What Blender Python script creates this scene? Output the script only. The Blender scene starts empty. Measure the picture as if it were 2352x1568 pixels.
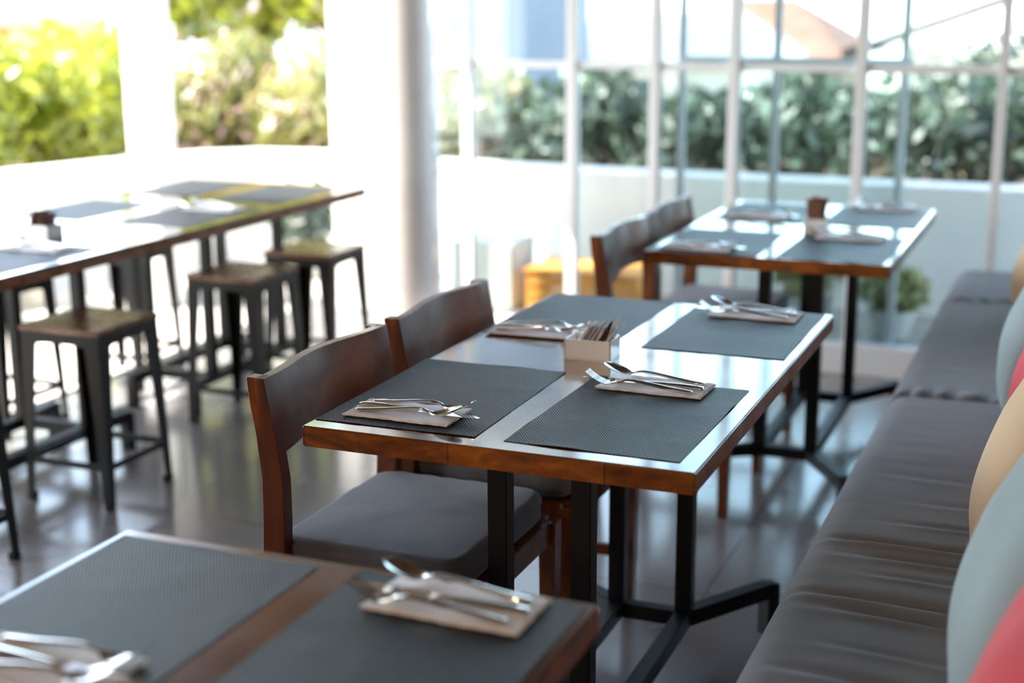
import bpy, bmesh, math, random
from mathutils import Vector, Matrix, noise
random.seed(7)
PI = math.pi
scene = bpy.context.scene
col = scene.collection

# ------------------------------------------------------------------ camera
F_PX, PITCH, ROLL, YAW = 3249.94, 0.233796, -0.0044723, -0.389435
cy, sy, cp, sp = math.cos(YAW), math.sin(YAW), math.cos(PITCH), math.sin(PITCH)
fwd = Vector((sy * cp, cy * cp, -sp)); rt = Vector((cy, -sy, 0)); up = rt.cross(fwd)
r2 = rt * math.cos(ROLL) + up * math.sin(ROLL); u2 = up * math.cos(ROLL) - rt * math.sin(ROLL)
cd = bpy.data.cameras.new('camera'); cam = bpy.data.objects.new('camera', cd); col.objects.link(cam)
m = Matrix((r2, u2, -fwd)).transposed().to_4x4(); m.translation = Vector((0, 0, 1.42))
cam.matrix_world = m
cd.sensor_width = 36; cd.lens = F_PX / 2352 * 36; cd.clip_start = 0.05; cd.clip_end = 300
cd.dof.use_dof = True; cd.dof.focus_distance = 2.45; cd.dof.aperture_fstop = 1.8
scene.camera = cam

# ------------------------------------------------------------------ light
scene.view_settings.view_transform = 'Standard'
scene.view_settings.look = 'None'
scene.view_settings.gamma = 1
scene.view_settings.exposure = 1.28
SUN_EL = math.radians(50)
SUN_DIR = Vector((-.87 * math.cos(SUN_EL), -.49 * math.cos(SUN_EL), math.sin(SUN_EL))).normalized()
w = bpy.data.worlds.new('world'); scene.world = w; w.use_nodes = True
nt = w.node_tree; bg = nt.nodes['Background']
sky = nt.nodes.new('ShaderNodeTexSky'); sky.sky_type = 'NISHITA'; sky.sun_disc = False
sky.sun_elevation = SUN_EL; sky.sun_rotation = math.atan2(SUN_DIR.x, SUN_DIR.y)
sky.air_density = 1.3; sky.dust_density = 3.0; sky.ozone_density = 1.2
# bright haze low in the sky, as on a humid day
tcw = nt.nodes.new('ShaderNodeTexCoord'); sxw = nt.nodes.new('ShaderNodeSeparateXYZ'); nt.links.new(tcw.outputs['Generated'], sxw.inputs[0])
hz = nt.nodes.new('ShaderNodeMapRange'); hz.inputs[1].default_value = 0; hz.inputs[2].default_value = .62
hz.inputs[3].default_value = 1; hz.inputs[4].default_value = 0; hz.interpolation_type = 'SMOOTHSTEP'
nt.links.new(sxw.outputs['Z'], hz.inputs[0])
hv = nt.nodes.new('ShaderNodeVectorMath'); hv.operation = 'SCALE'; hv.inputs[0].default_value = (6.0, 7.4, 9.0)
nt.links.new(hz.outputs[0], hv.inputs['Scale'])
ad = nt.nodes.new('ShaderNodeVectorMath'); ad.operation = 'ADD'
nt.links.new(sky.outputs[0], ad.inputs[0]); nt.links.new(hv.outputs[0], ad.inputs[1])
nt.links.new(ad.outputs[0], bg.inputs[0]); bg.inputs[1].default_value = .34
sd = bpy.data.lights.new('sun', 'SUN'); sd.energy = 7; sd.angle = math.radians(.6); sd.color = (1, .95, .86)
so = bpy.data.objects.new('sun', sd); col.objects.link(so)
so.rotation_euler = SUN_DIR.to_track_quat('Z', 'Y').to_euler(); so.location = (-10, -6, 12)


# ------------------------------------------------------------------ materials
def mat(name, color=(.5, .5, .5), rough=.5, metal=0., spec=.5, coat=0., sheen=0.):
    mt = bpy.data.materials.new(name); mt.use_nodes = True
    b = mt.node_tree.nodes['Principled BSDF']
    b.inputs['Base Color'].default_value = (*color, 1); b.inputs['Roughness'].default_value = rough
    b.inputs['Metallic'].default_value = metal; b.inputs['Specular IOR Level'].default_value = spec
    b.inputs['Coat Weight'].default_value = coat; b.inputs['Sheen Weight'].default_value = sheen
    return mt


def N(mt, t, **kw):
    n = mt.node_tree.nodes.new(t)
    for k, v in kw.items():
        if k in n.inputs: n.inputs[k].default_value = v
        else: setattr(n, k, v)
    return n


def L(mt, a, b): mt.node_tree.links.new(a, b)


def coords(mt, scale=(1, 1, 1), out='Object'):
    tc = N(mt, 'ShaderNodeTexCoord'); mp = N(mt, 'ShaderNodeMapping'); mp.inputs['Scale'].default_value = scale
    L(mt, tc.outputs[out], mp.inputs[0]); return mp.outputs[0]


def ramp(mt, fac, stops):
    r = N(mt, 'ShaderNodeValToRGB'); e = r.color_ramp.elements
    while len(e) < len(stops): e.new(.5)
    for i, (p_, c_) in enumerate(stops): e[i].position = p_; e[i].color = (*c_, 1)
    L(mt, fac, r.inputs[0]); return r.outputs[0]


def bsdf(mt): return mt.node_tree.nodes['Principled BSDF']


def bump(mt, h, strength=.3, dist=.002, prev=None):
    b = N(mt, 'ShaderNodeBump'); b.inputs['Strength'].default_value = strength; b.inputs['Distance'].default_value = dist
    L(mt, h, b.inputs['Height']); L(mt, b.outputs[0], bsdf(mt).inputs['Normal']); return b


def wood(name, c0, c1, c2, rough, scale, coat=0., plank=None, bump_s=.05, wavy=(14, 1.2, 14)):
    mt = mat(name, c1, rough, coat=coat)
    v = coords(mt, wavy)
    n1 = N(mt, 'ShaderNodeTexNoise', Scale=scale, Detail=6., Roughness=.6, Distortion=.6); L(mt, v, n1.inputs['Vector'])
    c = ramp(mt, n1.outputs[0], [(.3, c0), (.52, c1), (.75, c2)])
    if plank:
        tc = N(mt, 'ShaderNodeTexCoord'); sx = N(mt, 'ShaderNodeSeparateXYZ'); L(mt, tc.outputs['Object'], sx.inputs[0])
        d = N(mt, 'ShaderNodeMath', operation='DIVIDE'); L(mt, sx.outputs['X'], d.inputs[0]); d.inputs[1].default_value = plank
        a = N(mt, 'ShaderNodeMath', operation='ADD'); L(mt, d.outputs[0], a.inputs[0]); a.inputs[1].default_value = 50.27
        fl = N(mt, 'ShaderNodeMath', operation='FLOOR'); L(mt, a.outputs[0], fl.inputs[0])
        wn = N(mt, 'ShaderNodeTexWhiteNoise', noise_dimensions='1D'); L(mt, fl.outputs[0], wn.inputs['W'])
        mr = N(mt, 'ShaderNodeMapRange'); L(mt, wn.outputs[0], mr.inputs[0]); mr.inputs[3].default_value = .75; mr.inputs[4].default_value = 1.25
        fr = N(mt, 'ShaderNodeMath', operation='FRACT'); L(mt, a.outputs[0], fr.inputs[0])
        lt = N(mt, 'ShaderNodeMath', operation='GREATER_THAN'); L(mt, fr.outputs[0], lt.inputs[0]); lt.inputs[1].default_value = .012
        mr2 = N(mt, 'ShaderNodeMapRange'); L(mt, lt.outputs[0], mr2.inputs[0]); mr2.inputs[3].default_value = .45; mr2.inputs[4].default_value = 1
        mm = N(mt, 'ShaderNodeMath', operation='MULTIPLY'); L(mt, mr.outputs[0], mm.inputs[0]); L(mt, mr2.outputs[0], mm.inputs[1])
        vm = N(mt, 'ShaderNodeVectorMath', operation='SCALE'); L(mt, c, vm.inputs[0]); L(mt, mm.outputs[0], vm.inputs['Scale'])
        c = vm.outputs[0]
    L(mt, c, bsdf(mt).inputs['Base Color'])
    v2 = coords(mt, (3, 3, 3))
    n2 = N(mt, 'ShaderNodeTexNoise', Scale=3., Detail=5.); L(mt, v2, n2.inputs['Vector'])
    mr = N(mt, 'ShaderNodeMapRange'); L(mt, n2.outputs[0], mr.inputs[0])
    mr.inputs[1].default_value = .3; mr.inputs[2].default_value = .7
    mr.inputs[3].default_value = rough * .7; mr.inputs[4].default_value = rough * 1.5
    L(mt, mr.outputs[0], bsdf(mt).inputs['Roughness'])
    bump(mt, n2.outputs[0], bump_s, .004)
    return mt


M = {}
M['table_top'] = wood('lacquered table wood', (.04, .012, .005), (.10, .030, .009), (.18, .058, .016), .13, 2.5, plank=.23, bump_s=.06, coat=.8)
bsdf(M['table_top']).inputs['Specular IOR Level'].default_value = .5; bsdf(M['table_top']).inputs['Coat IOR'].default_value = 1.6; bsdf(M['table_top']).inputs['Coat Roughness'].default_value = .09
M['table_edge'] = wood('table edge wood', (.07, .016, .002), (.22, .060, .004), (.40, .125, .007), .33, 1.6, plank=.27, bump_s=.05, wavy=(9, 9, 22))
M['chair_wood'] = wood('chair wood', (.04, .010, .004), (.125, .030, .006), (.30, .080, .009), .32, 1.5, bump_s=.05, wavy=(14, 3, 3))
M['stool_wood'] = wood('stool seat wood', (.10, .035, .012), (.2, .08, .03), (.3, .13, .05), .25, 2.2, plank=.08)
M['ceiling_wood'] = wood('ceiling boards', (.06, .030, .014), (.10, .052, .025), (.15, .08, .04), .5, 1.2, plank=.14, wavy=(9, .6, 1))
M['plinth_wood'] = wood('bench plinth wood', (.05, .018, .008), (.09, .03, .012), (.14, .05, .02), .35, 1.5)
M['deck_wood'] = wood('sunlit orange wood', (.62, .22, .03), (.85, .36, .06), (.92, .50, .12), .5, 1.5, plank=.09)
M['black'] = mat('black painted steel', (.003, .004, .005), .45, spec=.3)
M['gunmetal'] = mat('dark grey stool steel', (.014, .015, .015)  , .42, spec=.2)
M['steel'] = mat('polished steel', (.78, .77, .75), .09, metal=1)
M['white_paint'] = mat('white frame paint', (.80, .81, .80), .45)
M['white_sachet'] = mat('white paper', (.9, .9, .9), .5)
M['pink_sachet'] = mat('pink paper', (.72, .60, .60), .5)
M['brown_sachet'] = mat('brown paper', (.14, .06, .035), .4)
M['box'] = mat('glazed cream box', (.90, .90, .89), .25, coat=.3)


def fabric(name, c, rough=.85, sc=900, s=.25, sheen=.15):
    mt = mat(name, c, rough, spec=.25, sheen=sheen)
    v = coords(mt)
    n = N(mt, 'ShaderNodeTexNoise', Scale=float(sc), Detail=2.); L(mt, v, n.inputs['Vector'])
    n2 = N(mt, 'ShaderNodeTexNoise', Scale=5., Detail=4.); L(mt, v, n2.inputs['Vector'])
    mr = N(mt, 'ShaderNodeMapRange'); L(mt, n2.outputs[0], mr.inputs[0]); mr.inputs[3].default_value = .82; mr.inputs[4].default_value = 1.18
    vm = N(mt, 'ShaderNodeVectorMath', operation='SCALE'); vm.inputs[0].default_value = c; L(mt, mr.outputs[0], vm.inputs['Scale'])
    L(mt, vm.outputs[0], bsdf(mt).inputs['Base Color'])
    bump(mt, n.outputs[0], s, .0006)
    return mt


M['seat_fabric'] = fabric('grey seat fabric', (.120, .124, .146))
M['bench_fabric'] = fabric('taupe grey bench fabric', (.205, .208, .228))
M['coral'] = fabric('coral pillow fabric', (.62, .07, .09))
M['bluegrey'] = fabric('blue grey pillow fabric', (.27, .34, .345))
M['beige'] = fabric('beige pillow fabric', (.62, .44, .27))
M['napkin'] = fabric('paper napkin', (.86, .85, .87), sc=300, s=.4, sheen=0)

# woven vinyl placemat: basket weave, glints on its threads painted as light dots
mt = mat('woven vinyl mat', (.02, .022, .026), .45, spec=.2); M['mat'] = mt
tc = N(mt, 'ShaderNodeTexCoord'); sx = N(mt, 'ShaderNodeSeparateXYZ'); L(mt, tc.outputs['Object'], sx.inputs[0])
sn = []
for ax, cell in (('X', .0026), ('Y', .0038)):
    k = N(mt, 'ShaderNodeMath', operation='MULTIPLY'); L(mt, sx.outputs[ax], k.inputs[0]); k.inputs[1].default_value = PI / cell
    s_ = N(mt, 'ShaderNodeMath', operation='SINE'); L(mt, k.outputs[0], s_.inputs[0]); sn.append(s_.outputs[0])
pr = N(mt, 'ShaderNodeMath', operation='MULTIPLY'); L(mt, sn[0], pr.inputs[0]); L(mt, sn[1], pr.inputs[1])
cr = ramp(mt, pr.outputs[0], [(.02, (.003, .004, .006)), (.30, (.006, .008, .012)), (.62, (.125, .145, .19))])
L(mt, cr, bsdf(mt).inputs['Base Color'])
bump(mt, pr.outputs[0], .5, .0006)

# polished floor tiles
mt = mat('polished grey floor', (.16, .15, .15), .2, spec=1., coat=.5); bsdf(mt).inputs['Coat Roughness'].default_value = .14; M['floor'] = mt
v = coords(mt); br = N(mt, 'ShaderNodeTexBrick', offset=0., squash=1.)
br.inputs['Scale'].default_value = 1.; br.inputs['Brick Width'].default_value = .8; br.inputs['Row Height'].default_value = .8
br.inputs['Mortar Size'].default_value = .0025; br.inputs['Color1'].default_value = (.185, .178, .180, 1)
br.inputs['Color2'].default_value = (.215, .207, .208, 1); br.inputs['Mortar'].default_value = (.07, .06, .055, 1)
L(mt, v, br.inputs['Vector'])
n = N(mt, 'ShaderNodeTexNoise', Scale=2.2, Detail=6.); L(mt, v, n.inputs['Vector'])
mx = N(mt, 'ShaderNodeMapRange'); L(mt, n.outputs[0], mx.inputs[0]); mx.inputs[3].default_value = .8; mx.inputs[4].default_value = 1.2
vm = N(mt, 'ShaderNodeVectorMath', operation='SCALE'); L(mt, br.outputs[0], vm.inputs[0]); L(mt, mx.outputs[0], vm.inputs['Scale'])
L(mt, vm.outputs[0], bsdf(mt).inputs['Base Color'])
mr = N(mt, 'ShaderNodeMapRange'); L(mt, n.outputs[0], mr.inputs[0]); mr.inputs[3].default_value = .20; mr.inputs[4].default_value = .32
L(mt, mr.outputs[0], bsdf(mt).inputs['Roughness']); bump(mt, n.outputs[0], .06, .01)


def mottled(name, c0, c1, scale=4., rough=.7, b=.2):
    mt = mat(name, c0, rough); v = coords(mt)
    n = N(mt, 'ShaderNodeTexNoise', Scale=scale, Detail=6.); L(mt, v, n.inputs['Vector'])
    L(mt, ramp(mt, n.outputs[0], [(.35, c0), (.65, c1)]), bsdf(mt).inputs['Base Color']); bump(mt, n.outputs[0], b, .01)
    return mt


M['plaster'] = mottled('white plaster', (.78, .77, .74), (.84, .83, .80), 3., .6, .1)
M['plaster_in'] = mottled('warm taupe interior paint', (.26, .20, .16), (.31, .25, .20), 3., .6, .1)
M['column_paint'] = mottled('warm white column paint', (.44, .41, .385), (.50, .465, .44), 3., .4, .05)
M['paving'] = mottled('pale terrace paving', (.62, .58, .52), (.72, .68, .62), 6., .6)
M['soil'] = mottled('soil', (.08, .05, .03), (.16, .11, .07), 10., .9)
M['grass'] = mottled('far ground', (.40, .40, .30), (.58, .55, .45), .4, .9)
M['roof_tile'] = mottled('terracotta roof', (.20, .09, .06), (.28, .14, .10), 3., .8)
M['roof_pale'] = mottled('pale roof sheet', (.72, .66, .60), (.8, .75, .7), 2., .7)
M['house_beige'] = mottled('beige render', (.20, .15, .10), (.25, .19, .13), 1., .8)
M['house_blue'] = mottled('blue grey render', (.12, .15, .20), (.16, .19, .24), 1., .8)
M['house_white'] = mottled('white render', (.7, .66, .6), (.78, .74, .68), 1., .8)
M['dark_window'] = mat('dark window glass', (.04, .05, .06), .1)
M['pot'] = mottled('pale glazed pot', (.55, .56, .50), (.62, .63, .57), 4., .5)
M['bark'] = mottled('bark', (.10, .07, .05), (.2, .15, .1), 20., .9)


def leafmat(name, c0, c1, trans=.5):
    mt = bpy.data.materials.new(name); mt.use_nodes = True; t = mt.node_tree
    for n in list(t.nodes): t.nodes.remove(n)
    o = N(mt, 'ShaderNodeOutputMaterial'); d = N(mt, 'ShaderNodeBsdfDiffuse'); tr = N(mt, 'ShaderNodeBsdfTranslucent')
    g = N(mt, 'ShaderNodeBsdfGlossy'); g.inputs['Roughness'].default_value = .4
    mx = N(mt, 'ShaderNodeMixShader'); mx.inputs[0].default_value = trans
    m2 = N(mt, 'ShaderNodeMixShader'); m2.inputs[0].default_value = .09
    v = coords(mt); n = N(mt, 'ShaderNodeTexNoise', Scale=5., Detail=3.); L(mt, v, n.inputs['Vector'])
    c = ramp(mt, n.outputs[0], [(.35, c0), (.65, c1)])
    L(mt, c, d.inputs[0]); L(mt, c, tr.inputs[0]); L(mt, d.outputs[0], mx.inputs[1]); L(mt, tr.outputs[0], mx.inputs[2])
    L(mt, mx.outputs[0], m2.inputs[1]); L(mt, g.outputs[0], m2.inputs[2]); L(mt, m2.outputs[0], o.inputs[0])
    return mt


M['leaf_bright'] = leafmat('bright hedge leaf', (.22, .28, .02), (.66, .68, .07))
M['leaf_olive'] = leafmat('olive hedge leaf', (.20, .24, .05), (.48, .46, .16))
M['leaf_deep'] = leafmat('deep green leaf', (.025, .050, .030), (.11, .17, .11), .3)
M['blossom'] = leafmat('pale pink blossom', (.75, .40, .42), (.85, .65, .62), .5)
M['red_blossom'] = leafmat('red blossom', (.6, .12, .08), (.75, .25, .15), .5)

# pane glass: clear with a mirror sheen at glancing angles and a very faint tint
mt = bpy.data.materials.new('window glass'); mt.use_nodes = True; M['glass'] = mt
for n in list(mt.node_tree.nodes): mt.node_tree.nodes.remove(n)
o = N(mt, 'ShaderNodeOutputMaterial'); tr = N(mt, 'ShaderNodeBsdfTransparent'); tr.inputs[0].default_value = (.90, .95, .95, 1)
g = N(mt, 'ShaderNodeBsdfGlossy'); g.inputs['Roughness'].default_value = .02
fr = N(mt, 'ShaderNodeFresnel'); fr.inputs[0].default_value = 1.5
mx = N(mt, 'ShaderNodeMixShader'); L(mt, fr.outputs[0], mx.inputs[0]); L(mt, tr.outputs[0], mx.inputs[1]); L(mt, g.outputs[0], mx.inputs[2])
L(mt, mx.outputs[0], o.inputs[0])
mt = mat('warm lamp glass', (1, .6, .3), .5); bsdf(mt).inputs['Emission Color'].default_value = (1, .55, .22, 1); bsdf(mt).inputs['Emission Strength'].default_value = 14; M['bulb'] = mt


# ------------------------------------------------------------------ mesh helpers
def obj(name, bm, material, parent=None, smooth=False, loc=None, rotz=0.):
    me = bpy.data.meshes.new(name); bmesh.ops.recalc_face_normals(bm, faces=bm.faces[:]); bm.to_mesh(me); bm.free()
    for mm in (material if isinstance(material, (list, tuple)) else [material]): me.materials.append(mm)
    if smooth:
        for p_ in me.polygons: p_.use_smooth = True
        if smooth != 'all':
            try: me.set_sharp_from_angle(angle=math.radians(smooth if smooth is not True else 40))
            except Exception: pass
    o = bpy.data.objects.new(name, me); col.objects.link(o)
    if parent: o.parent = parent
    if loc: o.location = loc
    if rotz: o.rotation_euler.z = rotz
    return o


def tag(o, label=None, cat=None, group=None, kind=None):
    if label: o['label'] = label
    if cat: o['category'] = cat
    if group: o['group'] = group
    if kind: o['kind'] = kind
    return o


def thing(name, label, cat, loc=(0, 0, 0), rotz=0., group=None):
    o = bpy.data.objects.new(name, None); col.objects.link(o); o.empty_display_size = .1
    o.location = loc; o.rotation_euler = (0, 0, rotz); return tag(o, label, cat, group)


def dup(root, label=None, loc=None, rotz=None, group=None):
    def cp_(o, par):
        c = o.copy(); col.objects.link(c); c.parent = par
        for ch in list(o.children): cp_(ch, c)
        return c
    c = cp_(root, None)
    if label: c['label'] = label
    if group: c['group'] = group
    if loc: c.location = loc
    if rotz is not None: c.rotation_euler.z = rotz
    return c


def box(bm, c, s, bev=0., rot=None, mi=0):
    t = bmesh.new(); bmesh.ops.create_cube(t, size=1)
    for v_ in t.verts: v_.co = Vector((v_.co.x * s[0], v_.co.y * s[1], v_.co.z * s[2]))
    if bev: bmesh.ops.bevel(t, geom=t.edges[:], offset=bev, segments=2, affect='EDGES')
    M4 = Matrix.Translation(c) @ (rot.to_4x4() if rot else Matrix.Identity(4))
    mp = {}
    for v_ in t.verts: mp[v_] = bm.verts.new(M4 @ v_.co)
    for f_ in t.faces:
        nf = bm.faces.new([mp[q] for q in f_.verts]); nf.material_index = mi
    t.free()


def nbox(c, s, bev=0., rot=None):
    bm = bmesh.new(); box(bm, c, s, bev, rot); return bm


def beam(bm, a, b, w, h, bev=.002):
    a, b = Vector(a), Vector(b); d = b - a; ln = d.length; d.normalize()
    upv = Vector((0, 0, 1)) if abs(d.z) < .95 else Vector((0, 1, 0))
    s_ = d.cross(upv).normalized(); u_ = s_.cross(d)
    box(bm, (a + b) / 2, (w, ln, h), bev, Matrix((s_, d, u_)).transposed())


def loft(bm, rings, cap=True, closed=True, mi=0):
    vs = [[bm.verts.new(p_) for p_ in r] for r in rings]
    for a, b in zip(vs, vs[1:]):
        n_ = len(a)
        for i in range(n_ if closed else n_ - 1):
            f_ = bm.faces.new((a[i], a[(i + 1) % n_], b[(i + 1) % n_], b[i])); f_.material_index = mi
    if cap:
        bm.faces.new(vs[0][::-1]).material_index = mi; bm.faces.new(vs[-1]).material_index = mi


def lathe(bm, c, prof, n=32):
    loft(bm, [[(c[0] + r * math.cos(2 * PI * i / n), c[1] + r * math.sin(2 * PI * i / n), c[2] + z) for i in range(n)] for r, z in prof])


def tube(bm, pts, r, n=8):
    pts = [Vector(q) for q in pts]; rings = []
    for i, q in enumerate(pts):
        d = (pts[min(i + 1, len(pts) - 1)] - pts[max(i - 1, 0)]).normalized()
        upv = Vector((0, 0, 1)) if abs(d.z) < .9 else Vector((1, 0, 0))
        a = d.cross(upv).normalized(); b = a.cross(d)
        rr = r[i] if isinstance(r, (list, tuple)) else r
        rings.append([q + (a * math.cos(2 * PI * k / n) + b * math.sin(2 * PI * k / n)) * rr for k in range(n)])
    loft(bm, rings)


def slab_from_grid(bm, nx, ny, top, bot):
    """closed shell between two height functions top(i,j), bot(i,j) -> Vector"""
    T = [[bm.verts.new(top(i, j)) for j in range(ny + 1)] for i in range(nx + 1)]
    B = [[bm.verts.new(bot(i, j)) for j in range(ny + 1)] for i in range(nx + 1)]
    for i in range(nx):
        for j in range(ny):
            bm.faces.new((T[i][j], T[i + 1][j], T[i + 1][j + 1], T[i][j + 1]))
            bm.faces.new((B[i][j], B[i][j + 1], B[i + 1][j + 1], B[i + 1][j]))
    per = [(i, 0) for i in range(nx)] + [(nx, j) for j in range(ny)] + [(i, ny) for i in range(nx, 0, -1)] + [(0, j) for j in range(ny, 0, -1)]
    for k in range(len(per)):
        a, b = per[k], per[(k + 1) % len(per)]
        bm.faces.new((T[a[0]][a[1]], B[a[0]][a[1]], B[b[0]][b[1]], T[b[0]][b[1]]))


def nz(x, y=0., z=0.): return noise.noise(Vector((x, y, z)))


# ------------------------------------------------------------------ room shell and terrace
def struct(name, bm, m_, **k):
    o = obj(name, bm, m_, **k); o['kind'] = 'structure'; return o


GY = 5.5     # plane of the glass wall
struct('floor', nbox((-1.1, 2.17, -.1), (4.8, 9.34, .2)), M['floor'])
struct('trim_1', nbox((-3.505, 1.7, -.002), (.03, 7.4, .012)), M['black'])
struct('trim_2', nbox((-3.19, 1.7, -.002), (.022, 7.4, .012)), M['black'])
bm = bmesh.new(); box(bm, (.1, 8.4, -.1), (7.2, 3.12, .2)); box(bm, (-4.9, 3.2, -.1), (2.8, 13.5, .2))
struct('floor_terrace', bm, M['paving'])
bm = bmesh.new(); box(bm, (-.75, 1.5, 2.65), (5.5, 8.0, .18)); box(bm, (-4.2, .6, 2.65), (1.4, 6.2, .18)); box(bm, (-1.175, 5.93, 2.65), (6.35, .85, .18))  # left slab and outer eave are unseen, shaped to shade tables and terrace
struct('ceiling', bm, M['ceiling_wood'])
struct('wall_right', nbox((1.05, 1.5, 1.275), (.15, 8, 2.57)), M['plaster_in'])
bm = bmesh.new(); box(bm, (-1.5, -2.42, 1.275), (5.0, .15, 2.57))
struct('wall_back', bm, M['plaster_in'])
struct('wall_left_light_block', nbox((-3.98, -.6, 1.275), (.15, 3.6, 2.57)), M['plaster_in'])  # unseen, added with the longer back wall to cut light behind the camera
bm = bmesh.new(); lathe(bm, (-2.80, 5.62, 0), [(.142, 0), (.142, 2.56)], 48)
struct('column_1', bm, M['column_paint'], smooth=True)
struct('column_2', nbox((-3.20, 5.93, 1.28), (.20, .22, 2.56), .01), M['plaster'])
struct('column_3', nbox((-4.155, 5.62, 1.28), (.17, .16, 2.56), .01), M['plaster'])

# window wall of white mullions with glass panes
win = thing('window_1', None, None, (0, GY, 0)); win['kind'] = 'structure'
bm = bmesh.new()
box(bm, (-.85, 0, .06), (3.55, .07, .12), .004); box(bm, (-.85, 0, 2.50), (3.55, .07, .12), .004)
obj('sill', bm, M['white_paint'], win)
xs = [(-2.45, .045), (-1.985, .045), (-1.635, .040), (-1.315, .042), (-.83, .042), (-.325, .034), (.18, .04), (.68, .04)]
for x, w_ in xs: obj('mullion', nbox((x, 0, 1.28), (w_, .05, 2.32), .003), M['white_paint'], win)
for z in (1.18, 2.0): obj('transom', nbox((-.85, .005, z), (3.5, .035, .03), .003), M['white_paint'], win)
ex = [-2.62] + [a for a, b in xs] + [.9]
for a, b in zip(ex, ex[1:]): obj('pane', nbox(((a + b) / 2, 0, 1.28), (b - a, .006, 2.34)), M['glass'], win)
# sliding leaves standing just outside the fixed frame
leaf = thing('window_2', None, None, (0, GY + .09, 0)); leaf['kind'] = 'structure'
for x, w_ in ((-1.55, .028), (-1.17, .030), (-.685, .030)): obj('mullion', nbox((x, 0, 1.27), (w_, .03, 2.5), .003), M['white_paint'], leaf)
obj('transom', nbox((-1.1, 0, 1.2), (.9, .02, .03)), M['white_paint'], leaf)
obj('sill', nbox((-.85, 0, .03), (3.5, .05, .06)), M['black'], leaf)
obj('pane', nbox((-1.1, 0, 1.29), (.88, .005, 2.42)), M['glass'], leaf)

# terrace parapet following its bend
pts = [(-5.35, .5), (-5.28, 4.9), (-5.22, 5.77), (-5.08, 6.25), (-4.95, 6.65), (-4.82, 6.95), (-4.55, 7.18), (-4.11, 7.24), (-3.33, 7.06), (-2.06, 6.95), (.0, 6.9), (2.5, 6.88)]
bm = bmesh.new(); rings = []
for i, q in enumerate(pts):
    a = Vector((*pts[max(i - 1, 0)], 0)); b = Vector((*pts[min(i + 1, len(pts) - 1)], 0)); d = (b - a).normalized()
    nrm = Vector((-d.y, d.x, 0)); q = Vector((*q, 0))
    rings.append([q - nrm * .22, q - nrm * .22 + Vector((0, 0, .6)), q + Vector((0, 0, .6)), q])
loft(bm, rings)
struct('wall_parapet', bm, M['plaster'])
bm = bmesh.new(); box(bm, (-3, 8.6, .1), (13, 2.8, .5)); box(bm, (-7.4, 3.4, .1), (3.2, 8.5, .5))
struct('ground_bed', bm, M['soil'])
struct('ground_far', nbox((-5, 40, -3.1), (200, 160, .2)), M['grass'])
struct('ground_base', nbox((-3, 3.4, -1.65), (13, 12.9, 2.8)), M['plaster'])


# ------------------------------------------------------------------ plants
def foliage_bm(blobs, n, size, seed, core=.7, mi_fn=None):
    R = random.Random(seed); bm = bmesh.new()
    tot = sum(b[3] * b[5] for b in blobs)
    for (x, y, z, rx, ry, rz) in blobs:
        if core:
            t = bmesh.new(); bmesh.ops.create_icosphere(t, subdivisions=2, radius=1); mp = {}
            for v_ in t.verts:
                k = core * (1 + .25 * nz(v_.co.x * 2 + seed, v_.co.y * 2, v_.co.z * 2))
                mp[v_] = bm.verts.new((x + v_.co.x * rx * k, y + v_.co.y * ry * k, z + v_.co.z * rz * k))
            for f_ in t.faces: bm.faces.new([mp[q] for q in f_.verts])
            t.free()
        for _ in range(int(n * rx * rz / tot)):
            d = Vector((R.gauss(0, 1), R.gauss(0, 1), R.gauss(0, 1))).normalized()
            k = R.uniform(.68, 1.06) * (1 + .22 * nz(d.x * 2.3 + seed, d.y * 2.3, d.z * 2.3))
            c = Vector((x + d.x * rx * k, y + d.y * ry * k, z + d.z * rz * k))
            a = Vector((R.gauss(0, 1), R.gauss(0, 1), R.gauss(0, 1))).normalized()
            b = a.cross(d + a.orthogonal() * .4).normalized(); s_ = size * R.uniform(.6, 1.3)
            vs = [bm.verts.new(q) for q in (c - a * s_, c + b * s_ * .45 + a * s_ * .1, c + a * s_, c - b * s_ * .45 + a * s_ * .1)]
            f_ = bm.faces.new(vs)
    return bm


def shrub_proto(name, label, cat, blobs, leafm, n, size, seed, blossom=None, nb=0, bs=.05, stem_h=.4, group=None, loc=(0, 0, 0), core=.7):
    t = thing(name, label, cat, loc, 0, group)
    obj('foliage', foliage_bm(blobs, n, size, seed, core=core), leafm, t)
    if blossom: obj('blossoms', foliage_bm([(x, y, z, rx * 1.06, ry * 1.06, rz * 1.06) for x, y, z, rx, ry, rz in blobs], nb, bs, seed + 5, core=0), blossom, t)
    bm = bmesh.new(); zz = min(b[2] for b in blobs)
    for k in range(4):
        a = k * 1.6 + seed
        tube(bm, [(.03 * math.cos(a), .03 * math.sin(a), -.02), (.08 * math.cos(a), .08 * math.sin(a), zz * .5), (.2 * math.cos(a), .2 * math.sin(a), zz)], [.025, .02, .012], 6)
    obj('stems', bm, M['bark'], t)
    return t


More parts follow.
